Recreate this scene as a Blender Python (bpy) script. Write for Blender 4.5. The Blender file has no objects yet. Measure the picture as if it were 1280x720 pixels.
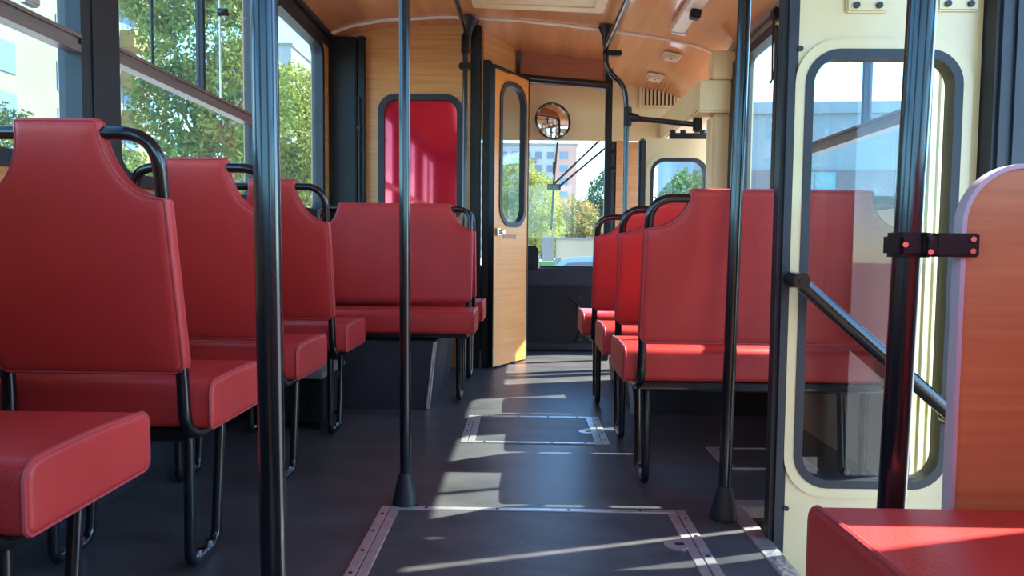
import bpy, bmesh, math, random
import numpy as np
from mathutils import Vector, Matrix
random.seed(7)
R = math.radians
PI = math.pi
scene = bpy.context.scene
COL = scene.collection

# ------------------------------------------------------------------ materials
def new_mat(name):
    m = bpy.data.materials.new(name); m.use_nodes = True
    nt = m.node_tree; b = nt.nodes['Principled BSDF']
    return m, nt, b
def nd(nt, t, **kw):
    n = nt.nodes.new(t)
    for k, v in kw.items(): setattr(n, k, v)
    return n
def setin(n, **kw):
    for k, v in kw.items(): n.inputs[k.replace('_', ' ')].default_value = v
def coords(nt, scale=(1, 1, 1)):
    tc = nd(nt, 'ShaderNodeTexCoord'); mp = nd(nt, 'ShaderNodeMapping')
    mp.inputs['Scale'].default_value = scale
    nt.links.new(tc.outputs['Object'], mp.inputs['Vector'])
    return mp.outputs['Vector']
def noise_mat(name, c1, c2, scale=(1, 1, 1), nscale=6, detail=4, rough=.5, metal=0, coat=0, coatr=.1, bump=0, spec=.5, lo=.35, hi=.65, bscale=None):
    m, nt, b = new_mat(name)
    v = coords(nt, scale)
    n = nd(nt, 'ShaderNodeTexNoise'); setin(n, Scale=nscale, Detail=detail)
    nt.links.new(v, n.inputs['Vector'])
    r = nd(nt, 'ShaderNodeValToRGB')
    r.color_ramp.elements[0].position = lo; r.color_ramp.elements[1].position = hi
    r.color_ramp.elements[0].color = (*c1, 1); r.color_ramp.elements[1].color = (*c2, 1)
    nt.links.new(n.outputs['Fac'], r.inputs['Fac']); nt.links.new(r.outputs['Color'], b.inputs['Base Color'])
    b.inputs['Roughness'].default_value = rough; b.inputs['Metallic'].default_value = metal
    b.inputs['Coat Weight'].default_value = coat; b.inputs['Coat Roughness'].default_value = coatr
    b.inputs['Specular IOR Level'].default_value = spec
    if bump:
        bp = nd(nt, 'ShaderNodeBump'); setin(bp, Strength=bump, Distance=.01)
        src = n
        if bscale:
            src = nd(nt, 'ShaderNodeTexNoise'); setin(src, Scale=bscale, Detail=3); nt.links.new(v, src.inputs['Vector'])
        nt.links.new(src.outputs['Fac'], bp.inputs['Height']); nt.links.new(bp.outputs['Normal'], b.inputs['Normal'])
    return m
def flat_mat(name, c, rough=.5, metal=0, coat=0, spec=.5):
    k = .93
    return noise_mat(name, tuple(x*k for x in c), c, nscale=9, rough=rough, metal=metal, coat=coat, spec=spec)

M = {}
M['vinyl'] = noise_mat('red_vinyl', (.54, .036, .031), (.62, .047, .040), nscale=3, rough=.40, spec=.34, bump=.12, bscale=260)
M['vinyl_seam'] = flat_mat('red_vinyl_seam', (.53, .060, .066), rough=.4)
M['black_tube'] = noise_mat('black_enamel', (.005, .005, .007), (.009, .009, .012), nscale=5, rough=.22, coat=.4)
M['black_matte'] = noise_mat('black_paint', (.005, .005, .006), (.009, .009, .011), nscale=5, rough=.45, spec=.35)
M['rubber'] = noise_mat('black_rubber', (.012, .013, .018), (.018, .020, .027), nscale=8, rough=.5)
M['floor'] = noise_mat('rubber_floor', (.044, .046, .051), (.112, .112, .110), scale=(1, 2.2, 1), nscale=3.5, detail=9, rough=.34, bump=.10, bscale=120, lo=.25, hi=.8)
M['hatch_floor'] = noise_mat('rubber_hatch', (.040, .042, .047), (.100, .100, .099), scale=(1, 2, 1), nscale=5, detail=9, rough=.42, bump=.1, bscale=120, lo=.3, hi=.72)
M['black_lino'] = noise_mat('black_lino', (.020, .022, .030), (.032, .035, .045), nscale=4, detail=6, rough=.5)
M['wood_h'] = noise_mat('laminate_horizontal', (.50, .20, .055), (.70, .32, .105), scale=(.7, .7, 26), nscale=3, detail=7, rough=.34, coat=.25, lo=.3, hi=.7)
M['wood_red'] = noise_mat('laminate_reddish', (.56, .205, .075), (.70, .29, .115), scale=(.7, .7, 26), nscale=3.2, detail=7, rough=.38, coat=.15, lo=.3, hi=.7)
M['wood_dark'] = noise_mat('laminate_dark', (.36, .10, .045), (.46, .145, .065), scale=(.8, .8, 22), nscale=3, detail=6, rough=.4, lo=.3, hi=.7)
M['wood_door'] = noise_mat('laminate_door', (.68, .225, .04), (.80, .30, .062), scale=(.6, .6, 18), nscale=3, detail=6, rough=.3, coat=.3, lo=.3, hi=.7)
M['wood_ceiling'] = noise_mat('laminate_ceiling', (.54, .20, .075), (.72, .31, .13), scale=(5, .5, 1), nscale=2.2, detail=5, rough=.18, coat=.8, coatr=.07, lo=.28, hi=.72)
M['cream'] = noise_mat('cream_paint', (.66, .53, .28), (.72, .58, .32), nscale=3, rough=.35, coat=.3)
M['cream_panel'] = noise_mat('cream_panel', (.72, .52, .28), (.78, .58, .33), nscale=2, rough=.5)
M['yellow_paint'] = noise_mat('pale_yellow_paint', (.56, .49, .20), (.62, .54, .23), nscale=3, rough=.4)
M['alu'] = noise_mat('aluminium', (.62, .62, .62), (.74, .74, .73), scale=(3, 3, 3), nscale=8, rough=.36, metal=.75)
M['chrome'] = flat_mat('chrome', (.75, .75, .76), rough=.18, metal=1)
M['white_strip'] = flat_mat('white_trim', (.80, .66, .55), rough=.35)
M['lilac_trim'] = flat_mat('lilac_trim', (.62, .52, .58), rough=.4)
M['rail'] = noise_mat('window_rail', (.20, .15, .145), (.28, .21, .20), scale=(20, 1, 20), nscale=4, rough=.35, metal=.4)
M['plastic_white'] = flat_mat('cream_plastic', (.82, .66, .50), rough=.3)
M['hatch_cream'] = flat_mat('cream_hatch', (.82, .62, .34), rough=.4)
M['red_gloss'] = noise_mat('red_gloss', (.80, .015, .045), (.88, .022, .06), nscale=2, rough=.06, metal=.55, coat=1, coatr=.02)
M['mesh_dark'] = flat_mat('dark_mesh', (.05, .05, .055), rough=.4, metal=.5)
M['vent_dark'] = flat_mat('vent_slot', (.10, .055, .03), rough=.7)
M['mirror'] = flat_mat('mirror_glass', (.9, .9, .9), rough=.02, metal=1)

def glass_mat(name, tint, refl=1.0, haze=.013):
    m = bpy.data.materials.new(name); m.use_nodes = True
    nt = m.node_tree; nt.nodes.clear()
    out = nd(nt, 'ShaderNodeOutputMaterial'); mix = nd(nt, 'ShaderNodeMixShader')
    tr = nd(nt, 'ShaderNodeBsdfTransparent'); gl = nd(nt, 'ShaderNodeBsdfGlossy')
    lw = nd(nt, 'ShaderNodeLayerWeight'); lw.inputs['Blend'].default_value = .5
    pw = nd(nt, 'ShaderNodeMath', operation='POWER'); pw.inputs[1].default_value = 5
    nt.links.new(lw.outputs['Facing'], pw.inputs[0])
    mu = nd(nt, 'ShaderNodeMath', operation='MULTIPLY_ADD'); mu.inputs[1].default_value = .5; mu.inputs[2].default_value = .018*refl
    no = nd(nt, 'ShaderNodeTexNoise'); no.inputs['Scale'].default_value = 1.4
    ra = nd(nt, 'ShaderNodeValToRGB'); ra.color_ramp.elements[0].color = (*[x*.97 for x in tint], 1); ra.color_ramp.elements[1].color = (*tint, 1)
    nt.links.new(no.outputs['Fac'], ra.inputs['Fac']); nt.links.new(ra.outputs['Color'], tr.inputs['Color'])
    gl.inputs['Roughness'].default_value = .01; gl.inputs['Color'].default_value = (1, 1, 1, 1)
    nt.links.new(pw.outputs[0], mu.inputs[0]); nt.links.new(mu.outputs[0], mix.inputs[0])
    nt.links.new(tr.outputs[0], mix.inputs[1]); nt.links.new(gl.outputs[0], mix.inputs[2]); 
    df = nd(nt, 'ShaderNodeBsdfTranslucent'); df.inputs['Color'].default_value = (.85, .9, .85, 1); m2 = nd(nt, 'ShaderNodeMixShader'); m2.inputs[0].default_value = haze  # pale greenish translucent layer that mixes a milky haze into the pane
    nt.links.new(mix.outputs[0], m2.inputs[1]); nt.links.new(df.outputs[0], m2.inputs[2]); nt.links.new(m2.outputs[0], out.inputs[0])
    return m
M['glass'] = glass_mat('window_glass', (.90, .96, .94))
M['glass_door'] = glass_mat('door_glass', (.90, .95, .96), 1.3, .01)
M['glass_screen'] = glass_mat('windscreen_glass', (.96, .98, .97), 1.0, .008)

# diamond plate
def plate_mat():
    m, nt, b = new_mat('tread_plate')
    v = coords(nt, (1, 1, 1))
    w = nd(nt, 'ShaderNodeTexVoronoi'); setin(w, Scale=55)
    nt.links.new(v, w.inputs['Vector'])
    bp = nd(nt, 'ShaderNodeBump'); setin(bp, Strength=.7, Distance=.004)
    nt.links.new(w.outputs['Distance'], bp.inputs['Height']); nt.links.new(bp.outputs['Normal'], b.inputs['Normal'])
    b.inputs['Base Color'].default_value = (.62, .62, .62, 1); b.inputs['Metallic'].default_value = .8; b.inputs['Roughness'].default_value = .38
    return m
M['plate'] = plate_mat()

# outside
M['asphalt'] = noise_mat('pale_paving', (.30, .285, .26), (.38, .365, .33), nscale=3, detail=8, rough=.9)
M['facade'] = noise_mat('cream_facade', (.150, .138, .092), (.170, .157, .108), nscale=.4, rough=.9)
M['panel_yellow'] = flat_mat('yellow_panel', (.24, .15, .035), rough=.8)
M['panel_blue'] = flat_mat('blue_panel', (.10, .17, .26), rough=.8)
M['win_far'] = flat_mat('far_window', (.09, .12, .16), rough=.35)
M['tower_grey'] = noise_mat('tower_grey', (.27, .265, .265), (.33, .325, .32), nscale=.3, rough=.9)
M['tower_pink'] = noise_mat('tower_pink', (.42, .22, .16), (.48, .27, .20), nscale=.3, rough=.9)
M['hall_clad'] = noise_mat('grey_blue_cladding', (.11, .17, .22), (.13, .195, .245), nscale=.5, rough=.5)
M['hall_brick'] = noise_mat('grey_brick', (.075, .072, .10), (.105, .10, .13), scale=(1, 1, 6), nscale=3, rough=.85)
M['hall_glass'] = flat_mat('cyan_glass', (.05, .22, .27), rough=.08)
M['garden_wall'] = noise_mat('cream_render', (.36, .29, .19), (.40, .33, .22), nscale=.8, rough=.9)
M['concrete'] = flat_mat('concrete', (.20, .19, .17), rough=.9)
M['car_blue'] = flat_mat('blue_car_paint', (.13, .24, .34), rough=.2, coat=1)
M['car_glass'] = flat_mat('car_glass', (.05, .07, .09), rough=.05)
M['tyre'] = flat_mat('tyre', (.02, .02, .02), rough=.8)
M['bark'] = noise_mat('bark', (.08, .055, .035), (.15, .11, .075), scale=(1, 1, .3), nscale=14, rough=.95)
M['green_bin'] = flat_mat('green_plastic', (.05, .18, .03), rough=.4)
def leaf_mat(name, c1, c2):
    m, nt, b = new_mat(name)
    v = coords(nt)
    n = nd(nt, 'ShaderNodeTexNoise'); setin(n, Scale=1.6, Detail=5)
    nt.links.new(v, n.inputs['Vector'])
    r = nd(nt, 'ShaderNodeValToRGB'); r.color_ramp.elements[0].position = .35; r.color_ramp.elements[1].position = .65
    r.color_ramp.elements[0].color = (*c1, 1); r.color_ramp.elements[1].color = (*c2, 1)
    nt.links.new(n.outputs['Fac'], r.inputs['Fac']); nt.links.new(r.outputs['Color'], b.inputs['Base Color'])
    b.inputs['Roughness'].default_value = .6
    tl = nd(nt, 'ShaderNodeBsdfTranslucent'); mx = nd(nt, 'ShaderNodeMixShader'); mx.inputs[0].default_value = .35
    nt.links.new(r.outputs['Color'], tl.inputs['Color'])
    out = nt.nodes['Material Output']
    nt.links.new(b.outputs[0], mx.inputs[1]); nt.links.new(tl.outputs[0], mx.inputs[2]); nt.links.new(mx.outputs[0], out.inputs[0])
    return m
M['leaf_mid'] = leaf_mat('leaf_mid', (.07, .115, .012), (.21, .26, .03))
M['leaf_yellow'] = leaf_mat('leaf_yellow', (.20, .23, .02), (.40, .40, .045))
M['leaf_dark'] = leaf_mat('leaf_dark', (.04, .10, .03), (.10, .19, .05))
M['leaf_autumn'] = leaf_mat('leaf_autumn', (.12, .17, .03), (.44, .30, .07))

# ------------------------------------------------------------------ object helpers
def obj(name, bm, mat, parent=None, smooth=True, loc=None):
    me = bpy.data.meshes.new(name)
    bmesh.ops.recalc_face_normals(bm, faces=bm.faces[:])
    bm.to_mesh(me); bm.free()
    if smooth:
        for p in me.polygons: p.use_smooth = True
        try: me.set_sharp_from_angle(angle=R(38))
        except Exception: pass
    for m in (mat if isinstance(mat, (list, tuple)) else [mat]): me.materials.append(m)
    o = bpy.data.objects.new(name, me); COL.objects.link(o)
    if parent: o.parent = parent
    if loc: o.location = loc
    return o
def tag(o, label=None, cat=None, group=None, kind=None):
    if label: o['label'] = label
    if cat: o['category'] = cat
    if group: o['group'] = group
    if kind: o['kind'] = kind
    return o
def thing(name, label, cat, loc=(0, 0, 0), rotz=0, group=None):
    o = bpy.data.objects.new(name, None); COL.objects.link(o); o.empty_display_size = .1
    o.location = loc; o.rotation_euler = (0, 0, rotz)
    return tag(o, label, cat, group)
def struct(name, bm, mat, label=None, cat=None, smooth=True):
    o = obj(name, bm, mat, None, smooth); o['kind'] = 'structure'
    return tag(o, label, cat)
def sempty(name, label=None, cat=None, loc=(0, 0, 0)):
    o = bpy.data.objects.new(name, None); COL.objects.link(o); o.empty_display_size = .1; o.location = loc
    o['kind'] = 'structure'
    return tag(o, label, cat)
def copy_tree(o, parent=None):
    c = o.copy(); COL.objects.link(c); c.parent = parent
    for ch in list(o.children): copy_tree(ch, c)
    return c
def NB(): return bmesh.new()

# ------------------------------------------------------------------ shape helpers
def box(bm, x0, x1, y0, y1, z0, z1, bev=0):
    vs = [bm.verts.new((x, y, z)) for z in (z0, z1) for (x, y) in ((x0, y0), (x1, y0), (x1, y1), (x0, y1))]
    fs = [bm.faces.new([vs[i] for i in q]) for q in ((3, 2, 1, 0), (4, 5, 6, 7), (0, 1, 5, 4), (1, 2, 6, 5), (2, 3, 7, 6), (3, 0, 4, 7))]
    if bev:
        es = set(e for f in fs for e in f.edges)
        bmesh.ops.bevel(bm, geom=list(es), offset=bev, segments=2, affect='EDGES', clamp_overlap=True)
def fillet(pts, r, n=7):
    pts = [Vector(p) for p in pts]; out = [pts[0]]
    for i in range(1, len(pts)-1):
        a, b, c = pts[i-1], pts[i], pts[i+1]
        d1 = (a-b); d2 = (c-b); rr = min(r, d1.length*.49, d2.length*.49)
        p, q = b+d1.normalized()*rr, b+d2.normalized()*rr
        for k in range(n+1):
            t = k/n; out.append(p*(1-t)**2 + b*2*t*(1-t) + q*t*t)
    out.append(pts[-1]); return out
def tube(bm, pts, r, seg=14, closed=False, caps=True, rs=None):
    pts = [Vector(p) for p in pts]; n = len(pts); rings = []
    prev = None
    for i in range(n):
        if closed: t = (pts[(i+1) % n]-pts[i-1]).normalized()
        else: t = (pts[min(i+1, n-1)]-pts[max(i-1, 0)]).normalized()
        if prev is None:
            up = Vector((0, 0, 1)) if abs(t.z) < .9 else Vector((1, 0, 0))
            nx = t.cross(up).normalized()
        else:
            nx = (prev - t*prev.dot(t)).normalized()
        prev = nx; ny = t.cross(nx)
        rad = rs[i] if rs else r
        rings.append([bm.verts.new(pts[i]+(nx*math.cos(2*PI*k/seg)+ny*math.sin(2*PI*k/seg))*rad) for k in range(seg)])
    for i in range(n if closed else n-1):
        a, b = rings[i], rings[(i+1) % n]
        for k in range(seg): bm.faces.new((a[k], a[(k+1) % seg], b[(k+1) % seg], b[k]))
    if caps and not closed:
        bm.faces.new(rings[0][::-1]); bm.faces.new(rings[-1])
def disc(bm, c, axis, r, h, seg=24, r2=None):
    c = Vector(c); a = Vector(axis).normalized()
    tube(bm, [c, c+a*h], r, seg, rs=[r, r2 if r2 is not None else r])
def rrect(x0, x1, y0, y1, r, n=8):
    """rounded rectangle, corners n+1 points each, counter clockwise"""
    out = []
    for cx, cy, a0 in ((x1-r, y1-r, 0), (x0+r, y1-r, 90), (x0+r, y0+r, 180), (x1-r, y0+r, 270)):
        for k in range(n+1):
            a = R(a0+90*k/n); out.append((cx+r*math.cos(a), cy+r*math.sin(a)))
    return out
def ring_plate(bm, outer, inner, put, d0, d1):
    """flat ring between two outlines with equal counts; put(u,v,d) -> point"""
    n = len(outer); V = []
    for ol, d in ((outer, d0), (inner, d0), (inner, d1), (outer, d1)):
        V.append([bm.verts.new(put(u, v, d)) for u, v in ol])
    for j in range(4):
        a, b = V[j], V[(j+1) % 4]
        for i in range(n):
            k = (i+1) % n
            try: bm.faces.new((a[i], a[k], b[k], b[i]))
            except ValueError: pass
def solid_plate(bm, outline, put, d0, d1):
    a = [bm.verts.new(put(u, v, d0)) for u, v in outline]; b = [bm.verts.new(put(u, v, d1)) for u, v in outline]
    n = len(outline); fs = [bm.faces.new(a), bm.faces.new(b[::-1])]
    for i in range(n): bm.faces.new((a[i], a[(i+1) % n], b[(i+1) % n], b[i]))
    bmesh.ops.triangulate(bm, faces=fs, ngon_method='EAR_CLIP')
def offset_outline(pts, d):
    """move a counter clockwise outline inwards by d"""
    n = len(pts); out = []
    for i in range(n):
        p0, p1, p2 = Vector(pts[i-1]), Vector(pts[i]), Vector(pts[(i+1) % n])
        e1 = (p1-p0); e2 = (p2-p1)
        n1 = Vector((-e1.y, e1.x)).normalized(); n2 = Vector((-e2.y, e2.x)).normalized()
        m = (n1+n2)
        m = m/(max(m.length_squared/2, .5))
        out.append(tuple(p1+m*d))
    return out
def pillow(bm, outline, put, half, rnd, puff=0, n=4):
    """closed puffy slab: outline rounded over both faces"""
    n0 = len(outline); rings = []
    for k in range(n+1):
        a = PI/2*k/n
        rings.append((offset_outline(outline, rnd*(1-math.cos(a))), -half+rnd-rnd*math.sin(a)))
    rings.append((offset_outline(outline, rnd+.008), -half))
    def build(sgn):
        prev = None
        for ol, d in rings:
            cur = [bm.verts.new(put(u, v, sgn*d)) for u, v in ol]
            if prev:
                for i in range(n0):
                    j = (i+1) % n0; bm.faces.new((prev[i], prev[j], cur[j], cur[i]))
            else: first = cur
            prev = cur
        f = bm.faces.new(prev); 
        bmesh.ops.triangulate(bm, faces=[f], ngon_method='EAR_CLIP')
        return first
    a = build(1); b = build(-1)
    for i in range(n0):
        j = (i+1) % n0; bm.faces.new((a[i], a[j], b[j], b[i]))

# ================================================================== THE COACH SHELL
XL, XR = -1.30, 1.28
YB, YF, YBULK = -1.30, 5.55, 4.70
WT = .07

# ---- floor with the step well cut out on the right
bm = NB()
box(bm, XL-WT, .69, YB, YF+.1, -.06, 0)
box(bm, .69, XR+WT, 2.20, YF+.1, -.06, 0)
box(bm, .69, XR+WT, YB, .93, -.06, 0)
struct('floor', bm, M['floor'], 'dark grey rubber floor of the coach with sunlit patches', 'floor', smooth=False)
bm = NB()
box(bm, .69, XR+WT, .93, 2.20, -.30, -.24)
box(bm, .66, .69, .93, 2.20, -.24, -.061)
box(bm, .69, XR, 2.20, 2.23, -.24, -.061)
struct('trim_1', bm, M['black_lino'], 'dark sunken step well by the middle door', 'step', smooth=False)

# ---- walls made of plates with rounded window holes
def putL(u, v, d): return (XL-d, u, v)
def putR(u, v, d): return (XR+d, u, v)
def side_wall(put, holes, y0, y1, z0, z1, bm):
    """holes: (ya,yb,za,zb); bays between; everything else solid"""
    holes = sorted(holes)
    edges = [y0]+[(holes[i][1]+holes[i+1][0])/2 for i in range(len(holes)-1)]+[y1]
    for i, (a, b, c, d) in enumerate(holes):
        ring_plate(bm, rrect(edges[i], edges[i+1], z0, z1, .0005), rrect(a, b, c, d, .07), put, 0, WT)
LW = [(-1.0, .55, 1.02, 2.09), (.70, 2.05, 1.02, 2.09), (2.20, 3.40, 1.02, 2.09), (3.62, 4.48, 1.02, 2.09)]
bm = NB(); side_wall(putL, LW, YB, YBULK, .62, 2.26, bm)
struct('wall_left', bm, M['wood_h'], 'left side wall with laminate under its windows', 'wall', smooth=False)
bm = NB(); solid_plate(bm, [(YB, 0), (YF, 0), (YF, .62), (YB, .62)], putL, 0, WT)
ring_plate(bm, rrect(YBULK, YF, .62, 2.26, .0005), rrect(4.84, 5.44, .95, 1.95, .07), putL, 0, WT)  # unseen opening beside the cab, added to let more daylight into the front
struct('baseboard_left', bm, M['black_lino'], 'black lower lining of the left side wall', 'wall', smooth=False)
RW = [(2.32, 3.44, .98, 1.95), (3.62, 4.20, .98, 1.95)]
bm = NB(); side_wall(putR, RW, 2.20, 4.42, .0, 2.14, bm)
side_wall(putR, [(-1.0, .72, .98, 1.95)], YB, .93, 0, 2.14, bm)
solid_plate(bm, [(.93, 1.98), (2.20, 1.98), (2.20, 2.14), (.93, 2.14)], putR, 0, WT)
solid_plate(bm, [(4.42, 1.98), (YF, 1.98), (YF, 2.14), (4.42, 2.14)], putR, 0, WT)
struct('wall_right', bm, M['cream_panel'], 'right side wall of the coach', 'wall', smooth=False)
# rear wall behind the camera with one wide window
bm = NB(); ring_plate(bm, rrect(XL-WT, XR+WT, -.05, 2.36, .0005), rrect(-1.05, 1.05, 1.0, 2.0, .1), lambda u, v, d: (u, YB-d, v), 0, WT)
struct('wall_rear', bm, M['wood_h'], 'rear wall of the coach', 'wall', smooth=False)

def window(name, label, put, hole, rail=None, sliders=(), gasket='rubber', inset=.035):
    a, b, c, d = hole
    w = sempty(name, label, 'window')
    bm = NB()
    ring_plate(bm, rrect(a-.022, b+.022, c-.022, d+.022, .085), rrect(a+.022, b-.022, c+.022, d-.022, .065), put, -.012, WT*.8)
    obj('gasket', bm, M[gasket], w)
    def pane(ya, yb, za, zb, dd):
        bm = NB(); solid_plate(bm, rrect(ya, yb, za, zb, .055), put, dd, dd+.003)
        obj('glass_pane', bm, M['glass'], w, smooth=False)
    if rail is None:
        pane(a+.006, b-.006, c+.006, d-.006, inset)
    else:
        pane(a+.006, b-.006, c+.006, rail, inset)
        bm = NB()
        for (z0, z1, dd) in ((rail-.030, rail-.008, .012), (rail-.008, rail+.010, .004), (rail+.010, rail+.020, .014)):
            solid_plate(bm, [(a+.02, z0), (b-.02, z0), (b-.02, z1), (a+.02, z1)], put, -dd, .03)
        obj('rail', bm, M['rail'], w, smooth=False)
        ys = [a+.006]+list(sliders)+[b-.006]
        for i in range(len(ys)-1):
            y0, y1 = ys[i], ys[i+1]; dd = .016 if i % 2 else .030
            p = bpy.data.objects.new('sliding_pane', None); COL.objects.link(p); p.parent = w
            bm = NB(); solid_plate(bm, [(y0, rail), (y1, rail), (y1, d-.006), (y0, d-.006)], put, dd, dd+.003)
            obj('glass_pane', bm, M['glass'], p, smooth=False)
            bm = NB()
            for yy in (y0, y1):
                if a+.05 < yy < b-.05: solid_plate(bm, [(yy-.010, rail), (yy+.010, rail), (yy+.010, d-.01), (yy-.010, d-.01)], put, dd-.006, dd+.010)
            if len(bm.verts): obj('pane_edge', bm, M['rubber'], p, smooth=False)
            else: bm.free()
    return w
window('window_1', 'rear-most left window behind the viewpoint', putL, LW[0], 1.40, (-.2,))
w1 = window('window_2', 'left window beside the first red seat, cut off by photo edge', putL, LW[1], 1.39, (1.40, 2.0))
w2 = window('window_3', 'middle left window with sliding upper panes and round black knob', putL, LW[2], 1.41, (2.86,))
w3 = window('window_4', 'frontmost left window, one tall pane without a rail', putL, LW[3])
window('window_5', 'right window seen through the open middle door', putR, RW[0], 1.27, (2.72,))
window('window_6', 'right window between the slim pole and the middle door', putR, RW[1])
window('window_7', 'rear right window behind the viewpoint', putR, (-1.0, .72, .98, 1.95), 1.27, (-.2,))
w = sempty('window_8', 'wide rear window behind the viewpoint', 'window')
bm = NB(); ring_plate(bm, rrect(-1.08, 1.08, .97, 2.03, .12), rrect(-1.02, 1.02, 1.03, 1.97, .08), lambda u, v, d: (u, YB-d, v), -.012, .05); obj('gasket', bm, M['rubber'], w)
bm = NB(); solid_plate(bm, rrect(-1.04, 1.04, 1.01, 1.99, .09), lambda u, v, d: (u, YB-d, v), .03, .033); obj('glass_pane', bm, M['glass'], w, smooth=False)
# thin pull bar and knob of the middle left window
bm = NB(); tube(bm, [(XL-.010, 3.01, 1.43), (XL-.010, 3.01, 2.07)], .004, 8); obj('pull_bar', bm, M['alu'], w2)
bm = NB(); disc(bm, (XL+.025, 3.0, 1.80), (-1, 0, 0), .017, .035, 16); obj('knob', bm, M['black_tube'], w2)
bm = NB(); tube(bm, [(XL-.010, 2.46, 1.43), (XL-.010, 2.46, 2.07)], .005, 8); obj('pull_bar', bm, M['rubber'], w2)
bm = NB(); box(bm, XL, XL+.03, 1.78, 1.84, 1.42, 1.47, .006); obj('latch', bm, M['alu'], w1)
# dark pillar covers between the left windows
bm = NB(); box(bm, XL-.002, XL+.016, 2.072, 2.178, .98, 2.2, .006); struct('trim_2', bm, M['rubber'], 'dark pillar between the first two left windows', 'pillar')
bm = NB(); box(bm, XL-.002, XL+.016, 3.424, 3.596, .98, 2.2, .006); struct('trim_3', bm, M['rubber'], 'dark pillar in front of the tall left window', 'pillar')
bm = NB(); box(bm, XL-.002, XL+.016, .572, .678, .98, 2.2, .006); struct('trim_4', bm, M['rubber'], 'dark pillar behind the viewpoint', 'pillar')

# ---- ceiling: an arched laminate shell, dropping a little at the front
ARC = [(-1.37, 2.16), (-1.28, 2.195), (-1.16, 2.242), (-.93, 2.285), (-.51, 2.308), (-.09, 2.290), (.22, 2.262), (.53, 2.228), (.89, 2.175), (1.10, 2.130), (1.21, 2.085), (1.30, 2.040), (1.36, 2.015)]
def arcz(x):
    for (a, b), (c, d) in zip(ARC, ARC[1:]):
        if a <= x <= c: return b+(d-b)*(x-a)/(c-a)
    return ARC[0][1]
def ceil_shell(bm, y0, y1, dz0, dz1, th=.04, ny=1):
    xs = np.linspace(-1.37, 1.36, 40); V = {}
    for j in range(ny+1):
        t = j/ny; y = y0+(y1-y0)*t; dz = dz0+(dz1-dz0)*t
        for i, x in enumerate(xs):
            z = arcz(x)+dz
            V[j, i, 0] = bm.verts.new((x, y, z)); V[j, i, 1] = bm.verts.new((x, y, z+th))
    n = len(xs)
    for j in range(ny):
        for i in range(n-1):
            for k in (0, 1): bm.faces.new((V[j, i, k], V[j, i+1, k], V[j+1, i+1, k], V[j+1, i, k]))
        for i in (0, n-1): bm.faces.new((V[j, i, 0], V[j+1, i, 0], V[j+1, i, 1], V[j, i, 1]))
    for i in range(n-1):
        for j in (0, ny): bm.faces.new((V[j, i, 0], V[j, i+1, 0], V[j, i+1, 1], V[j, i, 1]))
bm = NB(); ceil_shell(bm, YB-.1, 4.58, 0, 0, ny=4); ceil_shell(bm, 4.58, YF+.12, -.004, -.11, ny=3)
struct('ceiling', bm, M['wood_ceiling'], 'arched glossy laminate ceiling', 'ceiling')
# pale joint strip across the ceiling
bm = NB()
pts = [(x, 4.58, arcz(x)-.004) for x in np.linspace(-1.285, 1.27, 36)]
tube(bm, pts, .011, 8)
struct('trim_5', bm, M['white_strip'], 'pale joint strip arching across the ceiling', 'trim')
# cornices along both sides
bm = NB(); tube(bm, [(XL+.02, y, 2.185) for y in (YB, 1, 3, 4.66)], .022, 8); box(bm, XL-.001, XL+.012, YB, 4.66, 2.115, 2.165)
struct('trim_6', bm, M['rubber'], 'dark cornice above the left windows', 'trim')
bm = NB(); tube(bm, [(XR-.012, y, 2.050) for y in (YB, 1, 3, 4.42)], .016, 8); box(bm, XR-.016, XR-.001, YB, 4.42, 1.975, 2.015)
tube(bm, [(XR-.03, y, 2.022) for y in (YB, 1, 3, 4.42)], .010, 8)
struct('trim_7', bm, M['rail'], 'metal track above the right windows', 'trim')

# ---- bulkhead behind the driver's cab
def putB(u, v, d): return (u, YBULK+d, v)
bm = NB()
ring_plate(bm, rrect(XL, -.36, 0, 2.36, .0005), rrect(-.965, -.437, 1.0, 1.815, .10), putB, 0, .03)
struct('wall_front', bm, M['wood_h'], 'laminate bulkhead with a red window behind the seats', 'wall', smooth=False)
w = sempty('window_9', 'rounded red window in the laminate bulkhead', 'window')
bm = NB(); ring_plate(bm, rrect(-.985, -.417, .98, 1.835, .115), rrect(-.945, -.457, 1.02, 1.795, .085), putB, -.014, .02); obj('gasket', bm, M['rubber'], w)
bm = NB(); solid_plate(bm, rrect(-.975, -.427, .99, 1.825, .10), putB, .012, .018); o = obj('red_pane', bm, M['red_gloss'], w, smooth=False); o['label'] = 'glossy red glass pane'
# black duct panel in the corner and its pipe
t = thing('corner_cabinet', 'tall black cabinet in the corner beside the tall left window', 'cabinet', (-1.175, YBULK-.04, 0))
bm = NB(); box(bm, -.118, .060, -.035, .035, .0, 2.19, .006); obj('panel', bm, M['black_matte'], t)
bm = NB(); box(bm, .064, .112, -.015, .035, .0, 2.20, .004); obj('edge_strip', bm, M['black_matte'], t)
bm = NB(); tube(bm, [(.075, -.028, .3), (.075, -.028, 1.80)], .009, 10); disc(bm, (.075, -.028, 1.60), (0, -1, 0), .014, .012); obj('pipe', bm, M['rubber'], t)
# black door posts at the bulkhead edge
bm = NB(); box(bm, -.365, -.295, 4.66, 4.76, 0, 2.28, .008); struct('trim_8', bm, M['black_matte'], 'black post at the right end of the laminate bulkhead', 'post')
bm = NB(); box(bm, -.285, -.225, 4.68, 4.76, 0, 2.06, .008); struct('trim_9', bm, M['black_matte'], 'black hinge post of the cab door', 'post')
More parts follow.
